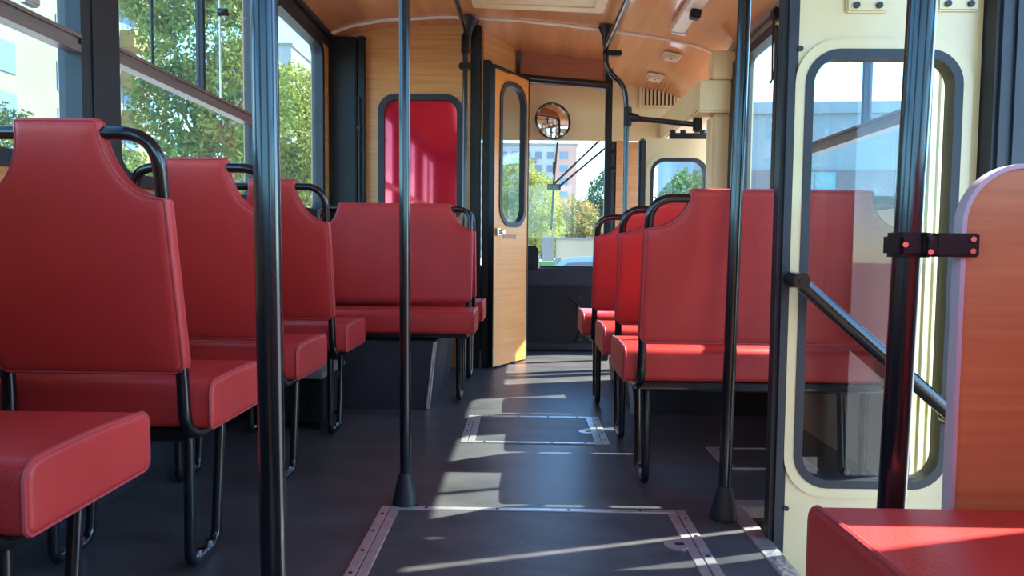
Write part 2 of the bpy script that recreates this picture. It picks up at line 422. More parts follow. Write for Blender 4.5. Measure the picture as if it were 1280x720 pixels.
# cab header: slanted wood side, dark wood front, black bar
bm = NB()
a, b = Vector((-.285, 4.78, 0)), Vector((-.055, 5.10, 0))
vs = [bm.verts.new((p.x+o_, p.y, z)) for o_ in (0, -.02) for (p, z) in ((a, 2.06), (b, 1.98), (b, 2.30), (a, 2.36))]
for q in ((0, 1, 2, 3), (7, 6, 5, 4), (0, 4, 5, 1), (1, 5, 6, 2), (2, 6, 7, 3), (3, 7, 4, 0)): bm.faces.new([vs[i] for i in q])
struct('wall_cab', bm, M['wood_h'], 'slanting laminate side above the open cab door', 'wall', smooth=False)
bm = NB(); box(bm, -.055, .58, 5.10, 5.125, 2.0, 2.235)
struct('trim_10', bm, M['wood_dark'], 'dark wooden header above the black crossbar', 'header', smooth=False)
bm = NB(); tube(bm, [(-.06, 5.08, 2.038), (.60, 5.08, 1.988)], .030, 14); box(bm, -.066, -.04, 5.06, 5.10, 2.02, 2.225, .004)
struct('trim_11', bm, M['black_tube'], 'black crossbar under the dark wooden header', 'bar')

# ---- front wall: dash, windscreen, cream header, wood beside it
def putF(u, v, d): return (u, YF+d, v)
bm = NB()
ring_plate(bm, rrect(-1.0, .80, 0, 1.80, .0005), rrect(-.90, .690, .665, 1.69, .05), putF, 0, .05)
struct('trim_12', bm, M['black_matte'], 'black front wall below and around the windscreen', 'wall', smooth=False)
bm = NB(); solid_plate(bm, [(-1.37, 1.665), (1.35, 1.665), (1.35, 2.25), (-1.37, 2.25)], putF, -.024, -.001)
struct('trim_13', bm, M['cream_panel'], 'cream header panel above the windscreen', 'panel', smooth=False)
bm = NB(); solid_plate(bm, [(.72, 0), (.98, 0), (.98, 1.66), (.72, 1.66)], putF, -.010, .05); solid_plate(bm, [(.98, 0), (1.35, 0), (1.35, .9), (.98, .9)], putF, -.010, .05)
solid_plate(bm, [(-1.37, 0), (-1.0, 0), (-1.0, 1.70), (-1.37, 1.70)], putF, -.010, .05)
struct('trim_14', bm, M['wood_red'], 'reddish laminate panel beside the windscreen', 'panel', smooth=False)
w = sempty('window_10', 'windscreen showing trees and a tower block', 'window')
bm = NB(); ring_plate(bm, rrect(-.915, .705, .65, 1.705, .06), rrect(-.885, .675, .68, 1.675, .05), putF, -.010, .03); obj('gasket', bm, M['rubber'], w)
bm = NB(); solid_plate(bm, rrect(-.89, .68, .67, 1.68, .04), putF, .02, .024); obj('glass_pane', bm, M['glass_screen'], w, smooth=False)
# windscreen wiper, outside the glass
t = thing('windscreen_wiper', 'black wiper with twin arms outside the windscreen', 'wiper', (.23, YF+.09, 1.31))
bm = NB(); tube(bm, [(.03, 0, .36), (.005, 0, .05), (-.012, 0, -.35)], .008, 8); box(bm, -.006, .014, -.008, .012, .10, .20); obj('blade', bm, M['black_matte'], t)
for dx, dz, ex, ez in ((-.02, .0, .38, .39), (.03, -.01, .47, .365)):
    bm = NB(); tube(bm, [(dx, .012, dz), (ex, .012, ez)], .009, 8); obj('arm', bm, M['black_matte'], t)
bm = NB(); box(bm, -.05, .06, -.012, .03, -.025, .025, .006); obj('joint', bm, M['black_matte'], t)
# dash equipment in the cab
t = thing('dashboard', 'black dashboard under the windscreen', 'dashboard', (.35, YF-.03, 0))
bm = NB(); box(bm, -.60, .30, -.03, .025, .0, .665, .01); obj('panel', bm, M['black_matte'], t)
bm = NB(); box(bm, -.60, .30, -.06, .02, .52, .66, .015); obj('top_ledge', bm, M['rubber'], t)
bm = NB(); tube(bm, fillet([(-.02, -.036, .44), (.07, -.036, .40), (.10, -.036, .34), (.10, -.036, .14), (.06, -.036, .08)], .03), .006, 8); obj('trim_bead', bm, M['black_matte'], t)
for z in (.435, .10):
    bm = NB(); disc(bm, (.10, -.03, z), (0, -1, 0), .014, .010, 14); obj('bolt', bm, M['rubber'], t)
bm = NB(); box(bm, -.60, .28, -.045, .02, .02, .07, .006); obj('kick_strip', bm, M['rubber'], t)
t = thing('ticket_machine', 'black box standing on the left of the dashboard', 'box', (.035, YF-.06, .66))
bm = NB(); box(bm, -.11, .075, -.06, .03, -.10+.101, .175, .012); obj('housing', bm, M['black_matte'], t)
bm = NB(); box(bm, .076, .088, -.05, .02, .001, .10, .003); obj('side_plate', bm, M['alu'], t)
# vent in the cream panel
t = thing('air_vent', 'cream slatted air vent above the front doorway', 'vent', (1.04, YF-.026, 2.035))
bm = NB(); ring_plate(bm, rrect(-.155, .155, -.115, .115, .01), rrect(-.135, .135, -.095, .095, .004), lambda u, v, d: (u, d, v), -.012, 0); obj('frame', bm, M['cream_panel'], t, smooth=False)
bm = NB(); box(bm, -.135, .135, -.004, 0, -.095, .095); obj('backing', bm, M['vent_dark'], t, smooth=False)
for i in range(9):
    x = -.121+i*.0302; bm = NB(); box(bm, x-.008, x+.008, -.016, -.004, -.093, .093, .002); obj('slat', bm, M['cream_panel'], t, smooth=False)
# round mirror
t = thing('interior_mirror', 'round black-rimmed mirror hanging above the windscreen', 'mirror', (.212, YF-.16, 1.79)); t.rotation_euler = (R(-6), 0, R(17))
bm = NB(); tube(bm, [(math.cos(a)*.137, math.sin(a)*.0, math.sin(a)*.137) for a in np.linspace(0, 2*PI, 40, endpoint=False)], .009, 8, closed=True); obj('rim', bm, M['black_tube'], t)
bm = NB()
rings = []
for k in range(9):
    rr = .134*k/8; zz = -.022*(1-(k/8)**2)
    if k == 0: c0 = bm.verts.new((0, zz, 0))
    else: rings.append([bm.verts.new((rr*math.cos(a), zz, rr*math.sin(a))) for a in np.linspace(0, 2*PI, 40, endpoint=False)])
for i in range(40): bm.faces.new((c0, rings[0][i], rings[0][(i+1) % 40]))
for a, b in zip(rings, rings[1:]):
    for i in range(40): bm.faces.new((a[i], a[(i+1) % 40], b[(i+1) % 40], b[i]))
obj('mirror_glass', bm, M['mirror'], t)
bm = NB(); disc(bm, (0, .004, 0), (0, 1, 0), .135, .012, 40, .12); obj('backplate', bm, M['black_matte'], t)
bm = NB(); tube(bm, fillet([(0, .012, 0), (0, .06, .04), (0, .14, .06)], .03), .008, 8); obj('bracket', bm, M['black_tube'], t)

# ---- front doorway on the right: mechanism box, column, folded leaf, cab post
bm = NB(); box(bm, 1.05, XR-.001, 4.32, YF-.03, 1.655, 1.85, .012); struct('trim_15', bm, M['cream_panel'], 'cream door gear box above the front doorway', 'housing')
bm = NB(); box(bm, 1.15, XR-.001, 4.36, 4.50, 0, 1.654, .02); struct('trim_16', bm, M['cream_panel'], 'cream column beside the front doorway', 'column')
bm = NB(); box(bm, 1.13, XR-.001, 4.30, 4.40, 1.851, 2.02, .008); struct('trim_17', bm, M['cream_panel'], 'small cream bracket under the ceiling track', 'bracket')
bm = NB(); box(bm, XR-.03, XR-.001, 4.205, 4.355, 0, 1.96, .01); struct('trim_18', bm, M['rubber'], 'dark strip between the front right window and cream column', 'trim')
def door_leaf(name, label, x0, x1, z0, z1, y, th, hole, mat, rubber=.05, r=.10):
    d = sempty(name, label, 'door', (x0, y, z0))
    W, H = x1-x0, z1-z0
    h = (hole[0]-x0, hole[1]-x0, hole[2]-z0, hole[3]-z0)
    put = lambda u, v, dd: (u, dd, v)
    bm = NB(); ring_plate(bm, rrect(rubber, W, 0, H, .0005), rrect(*h, r), put, 0, th); obj('panel', bm, mat, d, smooth=False)
    # raised moulding round the window
    bm = NB(); ring_plate(bm, rrect(h[0]-.034, h[1]+.034, h[2]-.034, h[3]+.034, r+.03), rrect(h[0]-.004, h[1]+.004, h[2]-.004, h[3]+.004, r), put, -.006, .001); obj('moulding', bm, mat, d)
    bm = NB(); ring_plate(bm, rrect(h[0]-.008, h[1]+.008, h[2]-.008, h[3]+.008, r+.008), rrect(h[0]+.015, h[1]-.015, h[2]+.015, h[3]-.015, r-.012), put, -.008, th+.004); obj('gasket', bm, M['rubber'], d)
    bm = NB(); solid_plate(bm, rrect(h[0]+.004, h[1]-.004, h[2]+.004, h[3]-.004, r-.005), put, th*.45, th*.45+.003); obj('glass_pane', bm, M['glass_door'], d, smooth=False)
    bm = NB(); box(bm, 0, rubber, -.012, th+.012, .0, H, .012); o = obj('rubber_edge', bm, M['rubber'], d)
    return d
d3 = door_leaf('door_1', 'cream front door leaf folded open beyond the right-hand seats', .765, 1.245, .02, 1.555, 4.72, .035, (.85, 1.215, .45, 1.42), M['cream_panel'], .045, .09)
t = thing('door_arm', 'black pivoting arm over the cream front door leaf', 'lever', (1.0, 4.737, 1.579))
bm = NB(); box(bm, -.03, .22, -.02, .02, -.022, .016, .004); obj('arm', bm, M['black_matte'], t)
for x in (-.01, .06, .19):
    bm = NB(); disc(bm, (x, 0, .014), (0, 0, 1), .02, .022, 14); obj('bolt', bm, M['black_matte'], t)

# ---- the open cab door (laminate, long rounded window)
hx, hy = -.262, 4.665; ex, ey = -.030, 5.065
ang = math.atan2(ey-hy, ex-hx); Ld = math.hypot(ex-hx, ey-hy)
d = sempty('door_2', 'open laminate cab door with long rounded window', 'door', (hx+.03, hy, .012)); d.rotation_euler = (0, 0, ang)
put = lambda u, v, dd: (u, -dd, v)
bm = NB(); ring_plate(bm, rrect(0, Ld, 0, 2.0, .0005), rrect(.085, Ld-.045, .96, 1.93, .13), put, 0, .028); obj('panel', bm, M['wood_door'], d, smooth=False)
bm = NB(); ring_plate(bm, rrect(.073, Ld-.033, .948, 1.942, .14), rrect(.105, Ld-.065, .98, 1.91, .11), put, -.008, .036); obj('gasket', bm, M['rubber'], d)
bm = NB(); solid_plate(bm, rrect(.088, Ld-.048, .963, 1.927, .125), put, .012, .015); obj('glass_pane', bm, M['glass_door'], d, smooth=False)
bm = NB(); box(bm, -.004, .006, -.034, .004, 0, 2.0); box(bm, Ld-.006, Ld+.004, -.032, .004, 0, 2.0); box(bm, 0, Ld, -.032, .004, 1.998, 2.012); obj('edging', bm, M['black_matte'], d, smooth=False)
bm = NB(); box(bm, .025, .065, -.052, -.029, .885, .935, .005); disc(bm, (.075, -.03, .91), (0, -1, 0), .017, .04, 14); obj('lock', bm, M['chrome'], d)
bm = NB(); box(bm, .13, .30, -.031, -.0285, .868, .898); obj('name_plate', bm, M['wood_dark'], d, smooth=False)
bm = NB(); box(bm, .0, .18, -.06, -.03, 1.985, 2.0, .003); obj('closer_arm', bm, M['black_matte'], d)

# ---- middle door leaf, folded open square to the wall
d2 = door_leaf('door_3', 'cream middle door leaf folded open beside the step well', .688, 1.216, -.20, 1.93, 1.91, .035, (.757, 1.160, .160, 1.338), M['cream'], .043, .085)
ox, oz = .688, -.20
bm = NB()
pA, pB = Vector((.742-ox, -.055, .716-oz)), Vector((1.172-ox, -.055, .350-oz))
tube(bm, [pA, pB], .0205, 16); obj('handrail', bm, M['black_tube'], d2)
bm = NB(); disc(bm, (pA.x-.016, -.085, pA.z+.012), (0, 1, 0), .022, .085, 18); disc(bm, (pA.x-.016, -.088, pA.z+.012), (0, 1, 0), .007, .005, 10); obj('rail_bracket', bm, M['black_tube'], d2)
bm = NB(); disc(bm, (pB.x-.01, -.075, pB.z+.008), (0, 1, 0), .022, .075, 18); obj('rail_bracket', bm, M['black_tube'], d2)
for (x, z) in ((.735, 1.347), (.735, .0925)):
    bm = NB(); disc(bm, (x-ox, -.004, z-oz), (0, 1, 0), .0075, .006, 12); obj('screw', bm, M['rubber'], d2)
for (xc, zc) in ((.905, 1.47), (1.145, 1.475)):
    bm = NB(); box(bm, xc-ox-.055, xc-ox+.055, -.010, .001, zc-oz-.030, zc-oz+.07, .005); h_ = obj('hinge_plate', bm, M['cream'], d2)
    for s in (-.030, .030):
        bm = NB(); disc(bm, (xc-ox+s, -.016, zc-oz-.012), (0, 1, 0), .0085, .008, 12); obj('screw', bm, M['rubber'], h_)
bm = NB()
dv = Vector((.71, .704)); nv = Vector((.704, -.71)); p0 = Vector((1.105, 1.972))
def put2(u, v, d): q = p0+dv*u+nv*d; return (q.x, q.y, v)
for (u0, u1, d0, d1) in ((0, .225, -.028, 0), (.05, .062, -.001, .006), (.13, .15, -.001, .006)):
    solid_plate(bm, [(u0, -.2), (u1, -.2), (u1, 1.93), (u0, 1.93)], put2, d0, d1)
struct('door_4', bm, M['yellow_paint'], 'pale yellow second leaf of the middle door behind the glass', 'door')
bm = NB(); box(bm, 1.220, 1.320, 1.85, 1.965, -.24, 1.98, .01); box(bm, 1.262, 1.275, 1.842, 1.852, -.24, 1.98)
struct('trim_19', bm, M['rubber'], 'black jamb of the middle doorway', 'jamb')
bm = NB(); box(bm, 1.247, 1.345, .93, .99, -.24, 1.98, .01)
struct('trim_20', bm, M['rubber'], 'near black jamb of the middle doorway', 'jamb')
# tread plate strips round the step well
bm = NB(); box(bm, .642, .695, .95, 2.195, -.03, .004, .002); struct('trim_21', bm, M['plate'], 'aluminium tread strip along the step edge', 'tread strip')
bm = NB(); box(bm, .642, 1.26, 2.150, 2.215, -.03, .005, .002); struct('trim_22', bm, M['plate'], 'aluminium tread strip at the far end of the step well', 'tread strip')
bm = NB(); box(bm, .75, 1.20, 1.98, 2.15, -.24, -.20, .004); struct('trim_23', bm, M['plate'], 'tread plate on the lower step', 'step')

# ================================================================== POLES AND RAILS
def grab_pole(label, top, bot, r, base=True, name='grab_pole'):
    t = thing(name, label, 'pole', bot)
    bt = Vector(top)-Vector(bot)
    bm = NB(); tube(bm, [Vector((0, 0, .006)), bt], r, 20); obj('tube', bm, M['black_tube'], t)
    if base:
        bm = NB(); zz = [0, .006, .012, .05, .078, .085, .092, .10]; rr = [.040, .041, .040, .032, .026, .0235, .0235, r+.001]
        tube(bm, [bt*(z/bt.z) for z in zz], .03, 24, rs=rr); obj('base_collar', bm, M['rubber'], t)
    bm = NB(); n = bt.normalized(); tube(bm, [bt-n*.09, bt-n*.05, bt-n*.01, bt], .03, 18, rs=[r+.002, .028, .04, .042]); obj('ceiling_flange', bm, M['black_tube'], t)
    return t
def top_at(x): return arcz(x)-.004
grab_pole('thick black pole nearest on the left, crossing the red seats', (-.352, .92, top_at(-.352)), (-.333, .92, 0), .0172)
grab_pole('slim black pole in the aisle in front of the rear-facing seat', (-.372, 2.143, top_at(-.37)), (-.364, 2.143, 0), .0172)
grab_pole('slim black pole beside the step well, left of the cream door', (.640, 2.066, top_at(.64)), (.609, 2.066, 0), .0185)
near_r = grab_pole('thick black pole nearest on the right, clamped to the wooden partition', (.530, .92, top_at(.53)), (.484, .92, 0), .0172)

# bulkhead pole with clamp and ceiling rail
t = thing('bulkhead_pole', 'black pole in front of the laminate bulkhead edge', 'pole', (-.392, 4.56, 0))
bm = NB(); tube(bm, [(0, 0, 0), (0, 0, 2.16)], .0165, 16); obj('tube', bm, M['black_tube'], t)
bm = NB(); tube(bm, [(0, 0, 2.06), (0, 0, 2.07), (0, 0, 2.17), (0, 0, 2.19)], .02, 16, rs=[.018, .027, .027, .02]); obj('sleeve', bm, M['black_matte'], t)
bm = NB(); tube(bm, [(.01, 0, 2.17), (.02, 0, 2.23), (.03, 0, arcz(-.36)-.016)], .03, 16, rs=[.027, .032, .062]); obj('ceiling_flange', bm, M['black_matte'], t)
bm = NB(); box(bm, -.04, .04, -.024, .024, 1.965, 2.005, .008); obj('clamp', bm, M['black_matte'], t)
t = thing('ceiling_rail', 'black ceiling handrail above the left side of the aisle', 'handrail', (-.385, 4.53, 2.19))
bm = NB(); tube(bm, [(0, 0, 0), (-.02, -2.0, -.01), (-.03, -5.6, -.02)], .0165, 14); obj('tube', bm, M['black_tube'], t)
for y in (-2.1, -4.2):
    bm = NB(); tube(bm, [(-.02, y, -.01), (-.02, y, arcz(-.405)-2.19-.002)], .03, 12, rs=[.016, .032]); obj('ceiling_bracket', bm, M['black_tube'], t)
t = thing('ceiling_rail', 'grey ceiling handrail above the right side of the aisle', 'handrail', (.505, 4.50, 2.085))
bm = NB(); tube(bm, [(0, 0, 0), (.03, -1.5, .03), (.06, -5.6, .03)], .0175, 14); o = obj('tube', bm, M['black_tube'], t)
for y in (-2.1, -4.2):
    bm = NB(); tube(bm, [(.036, y, .03), (.036, y, arcz(.54)-2.085-.002)], .03, 12, rs=[.016, .032]); obj('ceiling_bracket', bm, M['black_tube'], t)
# bent stanchion at the front doorway with side rail
t = thing('bent_stanchion', 'bent black stanchion at the front doorway with side rail', 'handrail', (.655, 4.52, 0))
pts = fillet([(-.145, 0, 2.16), (-.145, 0, 1.99), (-.11, 0, 1.93), (-.03, 0, 1.86), (-.008, 0, 1.75), (0, 0, 0)], .10, 8)
bm = NB(); tube(bm, pts, .0175, 16); obj('tube', bm, M['black_tube'], t)
bm = NB(); tube(bm, [(-.145, 0, 2.10), (-.14, 0, 2.16), (-.135, 0, arcz(.52)-.012)], .03, 16, rs=[.022, .032, .062]); obj('ceiling_flange', bm, M['black_matte'], t)
bm = NB(); box(bm, -.165, -.045, -.022, .022, 2.045, 2.075, .006); obj('clamp', bm, M['black_matte'], t)
bm = NB(); tube(bm, [(.0, 0, 1.655), (.45, 0, 1.612)], .0175, 14); obj('side_rail', bm, M['black_tube'], t)
bm = NB(); tube(bm, [(0, 0, 1.60), (0, 0, 1.72)], .026, 14); tube(bm, [(0, 0, 1.66), (.07, 0, 1.65)], .03, 14, rs=[.034, .022]); obj('joint', bm, M['black_matte'], t)
bm = NB(); box(bm, .42, .47, -.028, .028, 1.565, 1.66, .01); obj('end_bracket', bm, M['black_matte'], t)
# cab side post with clips
t = thing('cab_post', 'slim dark post right of the windscreen with clamps', 'post', (.60, 5.09, 0))
bm = NB(); box(bm, -.024, .024, -.024, .024, 0, 2.11, .005); obj('post', bm, M['black_matte'], t)
for z in (1.52, 1.40):
    bm = NB(); disc(bm, (.024, 0, z), (1, 0, 0), .018, .035, 14); obj('clip', bm, M['black_matte'], t)

# ================================================================== SEATS
def make_seat(label, w, zb, zn, zt, dx, group=None, depth=.385, legs=(-1, 1)):
    """forward facing seat: origin on floor under the rear face of the backrest"""
    t = thing('bus_seat', label, 'seat', (0, 0, 0), 0, group)
    hw = w/2; lean = .19; H = zt-zb; hn = zn-zb
    # outline of the backrest in (x, height), counter clockwise
    ol = []
    for k in range(6): a = R(270+90*k/5); ol.append((hw-.03+.03*math.cos(a), .03+.03*math.sin(a)))
    for k in range(1, 6): ol.append((hw, .03+(hn-.012-.03)*k/5))
    ol.append((hw-.004, hn-.003)); ol.append((hw-.016, hn))
    for k in range(1, 13):
        a = PI/2*k/12; ol.append((hw-.016-(dx-.016)*math.sin(a)**1.0*1.0, H-.012-(H-.012-hn)*math.cos(a)))
    ol.append((hw-dx-.003, H-.004)); ol.append((hw-dx-.012, H))
    half = ol; full = half+[(-x, h) for x, h in half[::-1]]
    # densify the long straight runs
    out = []
    for i in range(len(full)):
        p, q = full[i], full[(i+1) % len(full)]
        out.append(p); L = math.hypot(q[0]-p[0], q[1]-p[1]); m = int(L/.05)
        for s in range(1, m): out.append((p[0]+(q[0]-p[0])*s/m, p[1]+(q[1]-p[1])*s/m))
    full = out
    put = lambda u, v, d: (u, .026-lean*v+d, zb+v)
    # half width as a function of height, sampled densely where it changes
    rows = [(0.0, hw-.026), (.004, hw-.014), (.010, hw-.007), (.018, hw-.002), (.03, hw)]
    rows += [(.03+(hn-.016-.03)*k/12, hw) for k in range(1, 13)]
    rows += [(hn-.008, hw-.001), (hn-.002, hw-.006)]
    for k in range(1, 19):
        a = PI/2*k/18; rows.append((H-.012-(H-.012-hn)*math.cos(a), hw-.012-(dx-.012)*math.sin(a)))
    rows += [(H-.006, hw-dx-.002), (H-.002, hw-dx-.007), (H, hw-dx-.016)]
    P0 = np.array(full); P1 = np.roll(P0, -1, axis=0)
    def edge_dist(x, v):
        q = np.array([x, v]); e = P1-P0; tt = np.clip(((q-P0)*e).sum(1)/np.maximum((e*e).sum(1), 1e-12), 0, 1)
        return float(np.sqrt(((P0+e*tt[:, None]-q)**2).sum(1)).min())
    offs = [0, .002, .006, .012, .019, .028]; nin = 22
    grid = []
    # refine rows near bottom and top so the rounding has geometry everywhere
    vs_ = sorted(set([r_[0] for r_ in rows]+[.045, .07]))
    rv = np.array([r_[0] for r_ in rows]); rw = np.array([r_[1] for r_ in rows])
    for v in vs_:
        w_ = float(np.interp(v, rv, rw)); xs = [w_-o_ for o_ in offs]
        right = xs+[xs[-1]*(1-k/(nin/2)) for k in range(1, nin//2)]
        grid.append([-x for x in right]+[0.0]+right[::-1])
    bm = NB(); nr, nc = len(vs_), len(grid[0]); VV = {}
    for i, v in enumerate(vs_):
        for j, x in enumerate(grid[i]):
            d_ = edge_dist(x, v); k_ = min(d_/.022, 1)
            edge = j in (0, nc-1) or i in (0, nr-1)
            th = 0 if edge else .021*math.sqrt(max(1-(1-k_)**2, 0))+.005*min(d_/.12, 1)
            if edge: VV[i, j, 0] = VV[i, j, 1] = bm.verts.new(put(x, v, 0))
            else:
                VV[i, j, 0] = bm.verts.new(put(x, v, -th)); VV[i, j, 1] = bm.verts.new(put(x, v, th))
    for i in range(nr-1):
        for j in range(nc-1):
            for k_ in (0, 1):
                q = [VV[i, j, k_], VV[i, j+1, k_], VV[i+1, j+1, k_], VV[i+1, j, k_]]
                if len(set(q)) == 4: bm.faces.new(q)
    back = obj('backrest', bm, M['vinyl'], t)
    for dd in (-.0155, .0155):
        bm = NB(); tube(bm, [put(u, v, dd) for u, v in offset_outline(full, .007)], .0030, 6, closed=True)
        obj('piping', bm, M['vinyl_seam'], back)
    # cushion, side outline in (y, z)
    yo, y1, z0, z1 = .048, depth, .372, .485
    prof = []
    for cx, cz, r_, a0, a1 in ((y1-.026, z1-.026, .026, 0, 90), (yo+.03, z1-.03, .03, 90, 180), (yo+.02, z0+.02, .02, 180, 270), (y1-.02, z0+.02, .02, 270, 360)):
        for k in range(7): a = R(a0+(a1-a0)*k/6); prof.append((cx+r_*math.cos(a), cz+r_*math.sin(a)))
    # slight crown along the top
    def crown(y, z): return z+.006*math.sin(PI*min(max((y-yo)/(y1-yo), 0), 1)) if z > z1-.02 else z
    p2 = []
    for i in range(len(prof)):
        p, q = prof[i], prof[(i+1) % len(prof)]; p2.append(p); L = math.hypot(q[0]-p[0], q[1]-p[1]); m = int(L/.04)
        for s in range(1, m): p2.append((p[0]+(q[0]-p[0])*s/m, p[1]+(q[1]-p[1])*s/m))
    prof = [(y, crown(y, z)) for y, z in p2]
    cw = hw+.040
    bm = NB(); pillow(bm, prof, lambda u, v, d: (d, u, v), cw, .012, n=3)
    cu = obj('cushion', bm, M['vinyl'], t)
    for s in (-1, 1):
        bm = NB(); tube(bm, [(s*(cw-.007), y, z) for y, z in offset_outline(prof, .001)], .0042, 6, closed=True)
        obj('piping', bm, M['vinyl_seam'], cu)
    # frame: one bent tube: under seat, up the back, over the top
    fx = hw-.018; r = .0145
    yb = lambda z: .026-lean*(z-zb)
    zt2 = zt-.030
    path = [(fx+.008, depth-.01, .360), (fx+.004, .026, .355), (fx, yb(.52), .52), (fx, yb(zt2), zt2), (-fx, yb(zt2), zt2), (-fx, yb(.52), .52), (-fx-.004, .026, .355), (-fx-.008, depth-.01, .360)]
    seg = fillet(path, .075, 9)
    bm = NB(); tube(bm, seg, r, 12)
    obj('frame', bm, M['black_tube'], t)
    bm = NB(); box(bm, -fx, fx, .045, depth-.015, .352, .371, .004); obj('seat_pan', bm, M['black_matte'], t)
    bm = NB(); tube(bm, [(-fx, .06, .352), (fx, .06, .352)], .012, 10); obj('cross_tube', bm, M['black_tube'], t)
    for s in legs:
        x = s*(hw-.05)
        bm = NB(); tube(bm, fillet([(x, .115, .352), (x, .112, .016), (x, .255, .016), (x, .295, .352)], .036, 8), .0135, 12)
        lg = obj('leg', bm, M['black_tube'], t)
        for y in (.155, .215):
            bm = NB(); disc(bm, (x, y, .026), (0, 0, 1), .0105, .011, 10); obj('bolt', bm, M['chrome'], lg)
    return t
GL = 'single red seats along the left wall'
GR = 'double red benches along the right wall'
proto = make_seat('red single seat nearest on the left, only its cushion in the photo', .44, .505, .910, 1.070, .126, GL)
proto.location = (-.975, .930, 0)
for k, lab in ((1, 'red single seat largest on the left, its whole backrest seen from behind'), (2, 'red single seat behind the thick left pole, second backrest from the left'), (3, 'red single seat just right of the thick left pole, before the rear-facing bench')):
    c = copy_tree(proto); c.location = (-.985, .925+.623*k+.005, 0); c['label'] = lab
dbl = make_seat('nearest red bench on the right, wide backrest half behind the cream door glass', .83, .500, .878, .995, .135, GR)
dbl.location = (.785, 2.225, 0)
for (x, y, lab) in ((.785, 2.80, 'middle one of the three red benches in a row on the right'), ):
    c = copy_tree(dbl); c.location = (x, y, 0); c['label'] = lab
far_b = make_seat('farthest red bench on the right, next to the windscreen view', .83, .500, .878, .995, .135, GR, legs=(-1,))
far_b.location = (.755, 3.46, 0)
near_b = make_seat('red bench cushion in the bottom right corner before the wooden partition', .83, .500, .878, .995, .135, GR, depth=.452)
near_b.location = (.816, .422, 0)
rf = make_seat('red rear-facing bench before the bulkhead, its backrest front showing', .90, .508, .915, 1.06, .125, 'back to back red benches at the bulkhead', legs=(-1,))
rf.location = (-.735, 3.875, 0); rf.rotation_euler = (0, 0, PI)
fw_b = make_seat('red forward-facing bench hidden behind the rear-facing one, a cushion corner showing', .90, .508, .915, 1.06, .125, 'back to back red benches at the bulkhead', legs=(1,))
fw_b.location = (-.730, 4.12, 0)

# ================================================================== FLOOR BOXES, HATCHES, HEATER
def wheel_box(label, x0, x1, y0, y1, h, trim_side):
    t = thing('wheel_arch_box', label, 'box', ((x0+x1)/2, (y0+y1)/2, 0))
    W, D = (x1-x0)/2, (y1-y0)/2; s = trim_side
    bm = NB()
    a = [(-s*W, -D), (s*W, -D), (s*W, D), (-s*W, D)]
    b = [(-s*W, -D), (s*(W+.035), -D+.005), (s*(W+.035), D), (-s*W, D)]
    v0 = [bm.verts.new((x, y, 0.001)) for x, y in a]; v1 = [bm.verts.new((x, y, h)) for x, y in b]
    bm.faces.new(v0); bm.faces.new(v1)
    for i in range(4): bm.faces.new((v0[i], v0[(i+1) % 4], v1[(i+1) % 4], v1[i]))
    obj('casing', bm, M['black_lino'], t, smooth=False)
    bm = NB()
    for o_ in (-.004, .006): tube(bm, [(s*W+o_*s, -D-.002+abs(o_), .003), (s*(W+.035)+o_*s, -D+.003+abs(o_), h)], .0055, 8)
    obj('edge_trim', bm, M['alu'], t)
    return t
wheel_box('black wheel box on the floor under the left benches', XL+.005, -.475, 3.44, 4.50, .34, 1)
wheel_box('black wheel box on the floor under the right benches', .545, XR-.005, 3.39, 4.28, .33, -1)

t = thing('floor_heater', 'black mesh-fronted heater under the left seats', 'heater', (-.995, 3.06, 0))
bm = NB(); box(bm, -.11, .11, -.04, .30, .03, .230, .006); obj('casing', bm, M['black_matte'], t)
bm = NB(); box(bm, -.125, .125, -.07, .31, .232, .256, .003); obj('top_rail', bm, M['alu'], t)
bm = NB()
for k in range(-22, 23):
    for sg in (-1, 1):
        p0 = Vector((-.12, -.048, .165+k*.0155)); p1 = p0+Vector((.24, 0, sg*.12)); pts = []
        for i in range(13):
            p = p0.lerp(p1, i/12)
            if .035 < p.z < .228: pts.append(p)
        if len(pts) > 1: tube(bm, pts, .0019, 4)
        p0 = Vector((.119, -.048, .165+k*.0155)); p1 = p0+Vector((0, .34, sg*.17)); pts = []
        for i in range(17):
            p = p0.lerp(p1, i/16)
            if .035 < p.z < .228: pts.append(p)
        if len(pts) > 1: tube(bm, pts, .0019, 4)
obj('mesh_front', bm, M['mesh_dark'], t, smooth=False)
for x, y in ((-.09, -.02), (.09, -.02), (.09, .28), (-.09, .28)):
    bm = NB(); box(bm, x-.012, x+.012, y-.012, y+.012, 0, .031); obj('foot', bm, M['black_matte'], t, smooth=False)

